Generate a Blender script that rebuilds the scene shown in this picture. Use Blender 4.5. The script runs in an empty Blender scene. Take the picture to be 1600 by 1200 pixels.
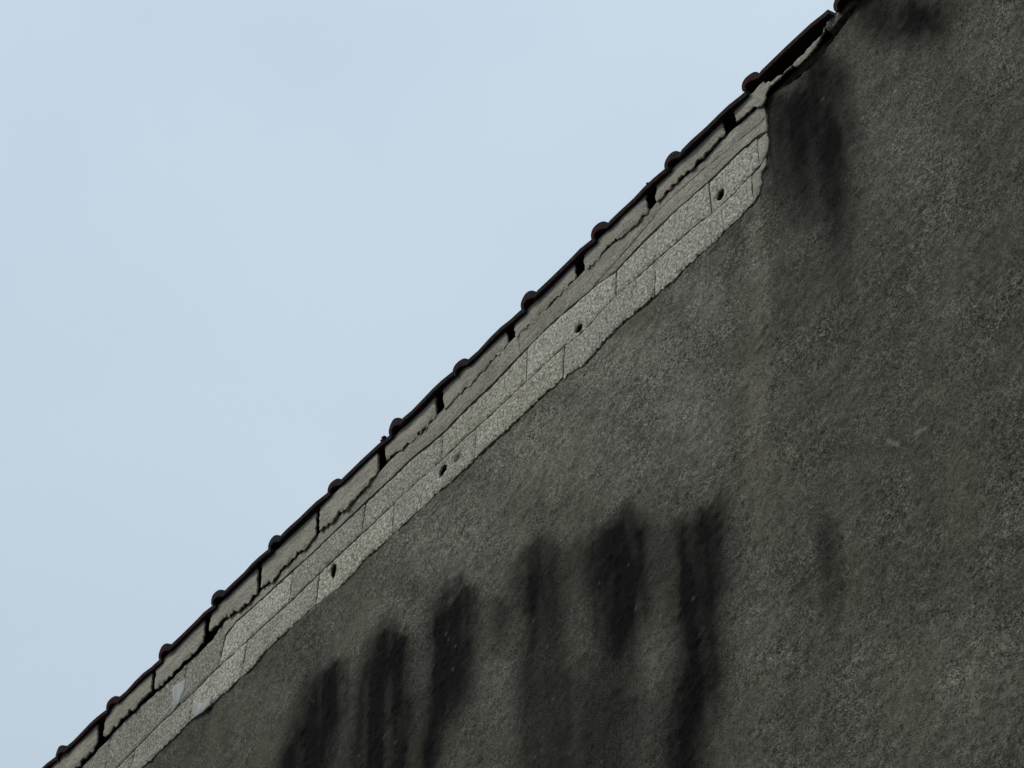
import bpy, bmesh, math, random
import numpy as np
from mathutils import Matrix, Vector
from mathutils.geometry import delaunay_2d_cdt

random.seed(7)
rng = np.random.default_rng(11)
SC = bpy.context.scene
COL = SC.collection
R = math.radians

# ------------------------------------------------------------------ camera
CAM_DIST = 3.0148
CAM_H = 1.6
ax_r, ax_u, ax_f = (Vector((0.619959, 0.784409, -0.018789)), Vector((0.583911, -0.445235, 0.678832)), Vector((-0.524117, 0.431819, 0.734053)))
cam = bpy.data.cameras.new('camera')
cam.sensor_width = 36.0
cam.lens = 3900.0 / 1600.0 * 36.0
cam.clip_start = 0.05
cam.clip_end = 3000
camo = bpy.data.objects.new('camera', cam)
COL.objects.link(camo)
m = Matrix((ax_r, ax_u, -ax_f)).transposed().to_4x4()
m.translation = Vector((0, -CAM_DIST, CAM_H))
camo.matrix_world = m
SC.camera = camo

# ------------------------------------------------------------------ sky, sun, exposure
SUN_EL, SUN_AZ = R(48), R(214)          # azimuth from +Y, clockwise; the sun stands on the lane side, veiled
w = bpy.data.worlds.new('World')
SC.world = w
w.use_nodes = True
nt = w.node_tree
nt.nodes.clear()
N = nt.nodes.new
L = nt.links.new
wo = N('ShaderNodeOutputWorld')
bg = N('ShaderNodeBackground')
bg.inputs['Strength'].default_value = 0.0768
sky = N('ShaderNodeTexSky')
sky.sky_type = 'NISHITA'
sky.sun_disc = False
sky.sun_elevation = SUN_EL
sky.sun_rotation = SUN_AZ
tc = N('ShaderNodeTexCoord')
mp = N('ShaderNodeMapping')
mp.inputs['Scale'].default_value = (1.0, 1.0, 1.6)
no = N('ShaderNodeTexNoise')
no.inputs['Scale'].default_value = 3.2
no.inputs['Detail'].default_value = 5
no.inputs['Roughness'].default_value = 0.5
no.inputs['Distortion'].default_value = 0.4
ramp = N('ShaderNodeValToRGB')
ramp.color_ramp.elements[0].position = 0.30
ramp.color_ramp.elements[0].color = (5.75, 6.95, 8.15, 1)
ramp.color_ramp.elements[1].position = 0.72
ramp.color_ramp.elements[1].color = (6.40, 7.55, 8.5, 1)
mix = N('ShaderNodeMix')
mix.data_type = 'RGBA'
mix.inputs['Factor'].default_value = 0.93
L(tc.outputs['Generated'], mp.inputs['Vector'])
L(mp.outputs['Vector'], no.inputs['Vector'])
L(no.outputs['Fac'], ramp.inputs['Fac'])
L(sky.outputs['Color'], mix.inputs[6])
L(ramp.outputs['Color'], mix.inputs[7])
# an overcast vault is brighter overhead than near the horizon
sx = N('ShaderNodeSeparateXYZ')
L(tc.outputs['Generated'], sx.inputs[0])
mr = N('ShaderNodeMapRange')
mr.inputs['From Min'].default_value = 0.0
mr.inputs['From Max'].default_value = 1.0
mr.inputs['To Min'].default_value = 0.56
mr.inputs['To Max'].default_value = 1.14
L(sx.outputs['Z'], mr.inputs['Value'])
vm = N('ShaderNodeVectorMath')
vm.operation = 'SCALE'
L(mix.outputs[2], vm.inputs[0])
L(mr.outputs['Result'], vm.inputs['Scale'])
L(vm.outputs['Vector'], bg.inputs['Color'])
L(bg.outputs['Background'], wo.inputs['Surface'])

sun = bpy.data.lights.new('sun', 'SUN')
sun.energy = 1.5
sun.angle = R(14)
sun.color = (1.0, 0.92, 0.78)
suno = bpy.data.objects.new('sun', sun)
COL.objects.link(suno)
sd = Vector((math.sin(SUN_AZ) * math.cos(SUN_EL), math.cos(SUN_AZ) * math.cos(SUN_EL), math.sin(SUN_EL)))
suno.rotation_euler = sd.to_track_quat('Z', 'Y').to_euler()
suno.location = (0, -20, 30)

vs = SC.view_settings
vs.view_transform = 'Standard'
vs.look = 'None'
vs.exposure = 0.35
vs.gamma = 1.0
vs.use_curve_mapping = False
SC.cycles.max_bounces = 6

# ------------------------------------------------------------------ outlines of the masonry, metres on the wall (u along it, z up)
EDGE = [(-5.7757, 6.5716), (-5.6602, 6.5634), (-5.5674, 6.5685), (-5.5305, 6.5705), (-5.4021, 6.5719), (-5.2943, 6.5779), (-5.2516, 6.5803), (-5.126, 6.5677), (-4.9938, 6.567), (-4.9417, 6.5617), (-4.8753, 6.5792), (-4.8014, 6.5834), (-4.708, 6.5834), (-4.609, 6.581), (-4.5041, 6.5631), (-4.4465, 6.5639), (-4.3523, 6.5826), (-4.2986, 6.5753), (-4.1809, 6.5745), (-4.0742, 6.5732), (-4.014, 6.5768), (-3.9247, 6.5695), (-3.8075, 6.5717), (-3.6497, 6.5715), (-3.5931, 6.5726), (-3.4955, 6.5713), (-3.4405, 6.5699), (-3.3603, 6.5436), (-3.262, 6.5668), (-3.2008, 6.5684), (-3.0683, 6.558), (-3.0372, 6.5601), (-2.9919, 6.5514), (-2.953, 6.5587), (-2.9153, 6.5565), (-2.8654, 6.5529), (-2.7778, 6.5588), (-2.7239, 6.5579), (-2.679, 6.5655), (-2.6573, 6.5829), (-2.6398, 6.6046), (-2.6325, 6.6396)]
VEDGE = [(-2.6325, 6.6396), (-2.6116, 6.6501), (-2.6082, 6.6921), (-2.5986, 6.709), (-2.5938, 6.7257), (-2.5924, 6.7705), (-2.5907, 6.8183), (-2.5905, 6.8737), (-2.5924, 6.8955)]
BED_BOTTOM = [[(-6.3322, 6.8381), (-6.1597, 6.856), (-5.9615, 6.8318), (-5.9432, 6.8402), (-5.8839, 6.8423), (-5.8551, 6.8472), (-5.8286, 6.8636)], [(-5.8012, 6.8492), (-5.7776, 6.8539), (-5.7387, 6.8552), (-5.6863, 6.8609), (-5.6478, 6.8623), (-5.6124, 6.8521), (-5.5953, 6.8642), (-5.5554, 6.8542), (-5.5182, 6.8593)], [(-5.4935, 6.8527), (-5.4595, 6.8464), (-5.4216, 6.844), (-5.3845, 6.8454), (-5.321, 6.8552), (-5.2742, 6.8495), (-5.2215, 6.8663)], [(-5.1744, 6.8532), (-5.1411, 6.8766), (-5.0775, 6.8715), (-4.9945, 6.8453), (-4.9157, 6.8482)], [(-4.8947, 6.8563), (-4.8726, 6.8535), (-4.8145, 6.8341), (-4.7864, 6.8568), (-4.7346, 6.8515), (-4.7051, 6.8562), (-4.6705, 6.8469), (-4.6332, 6.8554), (-4.6048, 6.8707)], [(-4.5748, 6.8612), (-4.5494, 6.8551), (-4.508, 6.8567), (-4.4665, 6.8513), (-4.4089, 6.8465), (-4.3444, 6.856), (-4.3127, 6.8712), (-4.2806, 6.8724)], [(-4.2407, 6.8774), (-4.185, 6.876), (-4.1374, 6.8641), (-4.0746, 6.8529), (-4.0437, 6.8609), (-4.0905, 6.8693), (-4.0591, 6.8569), (-4.036, 6.8646), (-4.0051, 6.876)], [(-3.9571, 6.8762), (-3.9208, 6.8657), (-3.8828, 6.8672), (-3.845, 6.8654), (-3.8074, 6.8702), (-3.7699, 6.875), (-3.7215, 6.8769), (-3.4778, 6.8766), (-3.4208, 6.8789)], [(-3.6145, 6.891), (-3.5568, 6.8801), (-3.4916, 6.8892), (-3.4205, 6.8854), (-3.3568, 6.888)], [(-3.3112, 6.8898), (-3.2594, 6.8853), (-3.1972, 6.8878), (-3.1498, 6.8833), (-3.1027, 6.8789), (-3.042, 6.8814)], [(-3.0076, 6.8922), (-2.9819, 6.8838), (-2.948, 6.8915), (-2.9084, 6.8931), (-2.8828, 6.8878), (-2.8602, 6.8856), (-2.824, 6.8902), (-2.7747, 6.8985), (-2.7517, 6.9025), (-2.7324, 6.9033)], [(-2.6825, 6.896), (-2.6574, 6.894), (-2.644, 6.9007), (-2.6199, 6.8924), (-2.5912, 6.8738), (-2.5785, 6.8759), (-2.5551, 6.9104), (-2.5301, 6.9114), (-2.5061, 6.9062), (-2.4867, 6.9131), (-2.4624, 6.911), (-2.4375, 6.8939), (-2.4145, 6.8859), (-2.3952, 6.8927), (-2.377, 6.8935), (-2.3559, 6.9123), (-2.3429, 6.9189), (-2.3172, 6.9109), (-2.2832, 6.9004), (-2.2538, 6.8986)]]
GAPS = [[(-5.8487, 6.8653), (-5.805, 6.8637)], [(-5.5181, 6.8586), (-5.4955, 6.8594)], [(-5.2183, 6.8693), (-5.1805, 6.8589)], [(-4.9177, 6.8685), (-4.8922, 6.8578)], [(-4.6051, 6.8629), (-4.5782, 6.8611)], [(-4.2803, 6.8641), (-4.2424, 6.8794)], [(-3.9974, 6.875), (-3.9574, 6.8792)], [(-3.6603, 6.8773), (-3.6253, 6.8734)], [(-3.3555, 6.8867), (-3.3134, 6.8884)], [(-3.0476, 6.8938), (-3.0073, 6.8954)], [(-2.7307, 6.8965), (-2.6847, 6.8984)]]
B_TOP = [(-5.102, 6.8109), (-5.0396, 6.8251), (-4.8982, 6.8165), (-4.7431, 6.8144), (-4.6245, 6.8082), (-4.3941, 6.8098), (-4.2655, 6.8072), (-4.1488, 6.8096), (-3.9635, 6.7911), (-3.8878, 6.7999), (-3.7448, 6.7986), (-3.5927, 6.8134), (-3.4837, 6.8184), (-3.2889, 6.8019), (-3.2081, 6.7857), (-3.0671, 6.8), (-2.9278, 6.7994), (-2.7948, 6.7913), (-2.7008, 6.796), (-2.6271, 6.7878), (-2.5921, 6.7729)]
MORTAR_SPLIT = [(-2.9839, 6.8583), (-2.9052, 6.8568), (-2.8276, 6.8553), (-2.7345, 6.8424), (-2.6773, 6.8353), (-2.6405, 6.8298), (-2.6136, 6.8263), (-2.5883, 6.8299)]
AB = [(-5.8348, 6.6779), (-5.6993, 6.6755), (-5.4386, 6.691), (-5.2738, 6.6902), (-5.1316, 6.7), (-4.9382, 6.6953), (-4.75, 6.6907), (-4.5609, 6.6974), (-4.373, 6.6961), (-4.1837, 6.6951), (-3.9935, 6.6893), (-3.7911, 6.6871), (-3.5975, 6.6849), (-3.4342, 6.6863), (-3.3879, 6.6739), (-3.3384, 6.6742), (-3.2126, 6.6912), (-3.0176, 6.6827), (-2.8895, 6.6757), (-2.8274, 6.6651), (-2.7279, 6.6617), (-2.6496, 6.6757), (-2.6284, 6.6699)]
B_JOINTS = [[(-5.7775, 6.8072), (-5.7876, 6.6951)], [(-5.3232, 6.7841), (-5.3513, 6.6981)], [(-5.102, 6.8109), (-5.1316, 6.7)], [(-4.7359, 6.8091), (-4.75, 6.6907)], [(-4.3579, 6.7949), (-4.373, 6.6961)], [(-3.9818, 6.7903), (-3.9905, 6.6868)], [(-3.5899, 6.8109), (-3.6002, 6.6872)], [(-3.203, 6.7809), (-3.2126, 6.6912)], [(-2.8225, 6.7948), (-2.8251, 6.6629)]]
A_JOINTS = [[(-5.6023, 6.686), (-5.6254, 6.5797)], [(-5.2611, 6.6765), (-5.2773, 6.5845)], [(-4.9709, 6.6768), (-4.9938, 6.567)], [(-4.5895, 6.6823), (-4.6021, 6.576)], [(-4.2147, 6.6882), (-4.2242, 6.5823)], [(-3.8236, 6.6751), (-3.8366, 6.5724)], [(-3.4289, 6.6816), (-3.4457, 6.5745)], [(-3.0471, 6.6738), (-3.0636, 6.5537)]]
HOLE_B = [[(-2.8025, 6.7051), (-2.7938, 6.7199), (-2.778, 6.7207), (-2.7701, 6.7081), (-2.7744, 6.6883), (-2.7875, 6.6834), (-2.7991, 6.6916)], [(-3.3801, 6.6893), (-3.3875, 6.7038), (-3.3771, 6.7156), (-3.3633, 6.7164), (-3.3511, 6.7021), (-3.3541, 6.687), (-3.3653, 6.6826)]]
HOLE_A = [[(-4.0008, 6.6226), (-4.0009, 6.6446), (-3.9897, 6.6602), (-3.9739, 6.6636), (-3.9618, 6.6474), (-3.9648, 6.6324), (-3.9813, 6.6244)], [(-4.5351, 6.6498), (-4.5347, 6.6708), (-4.5189, 6.6784), (-4.5039, 6.6718), (-4.5001, 6.6483), (-4.507, 6.6277), (-4.5185, 6.617)]]
CAVITY = [(-3.9506, 6.6319), (-3.9208, 6.653), (-3.8932, 6.6532), (-3.9008, 6.6239), (-3.9283, 6.6236)]
PATCH = [[(-5.4152, 6.8025), (-5.3767, 6.793), (-5.3197, 6.7806), (-5.3267, 6.7327), (-5.3447, 6.6992), (-5.3892, 6.6898), (-5.3824, 6.7375)], [(-5.246, 6.5743), (-5.2443, 6.6416), (-5.1999, 6.5958), (-5.1467, 6.5952), (-5.1554, 6.5598), (-5.1953, 6.561)], [(-2.6263, 6.7771), (-2.5928, 6.7676), (-2.594, 6.7263), (-2.6069, 6.6992), (-2.6347, 6.6742)], [(-2.6664, 6.6665), (-2.6337, 6.6598), (-2.6152, 6.6609), (-2.6313, 6.644), (-2.6399, 6.6032), (-2.6571, 6.5878), (-2.6684, 6.6287)]]
CREVICE = [(-2.6279, 6.9048), (-2.5954, 6.9037), (-2.5761, 6.9168), (-2.5475, 6.9082), (-2.5169, 6.8974), (-2.4872, 6.8819), (-2.4588, 6.8759), (-2.443, 6.8838), (-2.4294, 6.8773), (-2.397, 6.8835), (-2.3606, 6.8852), (-2.3429, 6.8908), (-2.3224, 6.8988), (-2.2888, 6.9146), (-2.2584, 6.9254), (-2.2206, 6.9389), (-2.1781, 6.9526)]
EAVE = [(-6.1003, 6.9313), (-5.7782, 6.9332), (-5.1523, 6.945), (-4.8394, 6.95), (-4.2075, 6.9446), (-3.8927, 6.9351), (-3.2615, 6.9444), (-2.9486, 6.9417), (-2.6349, 6.9621)]
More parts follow.
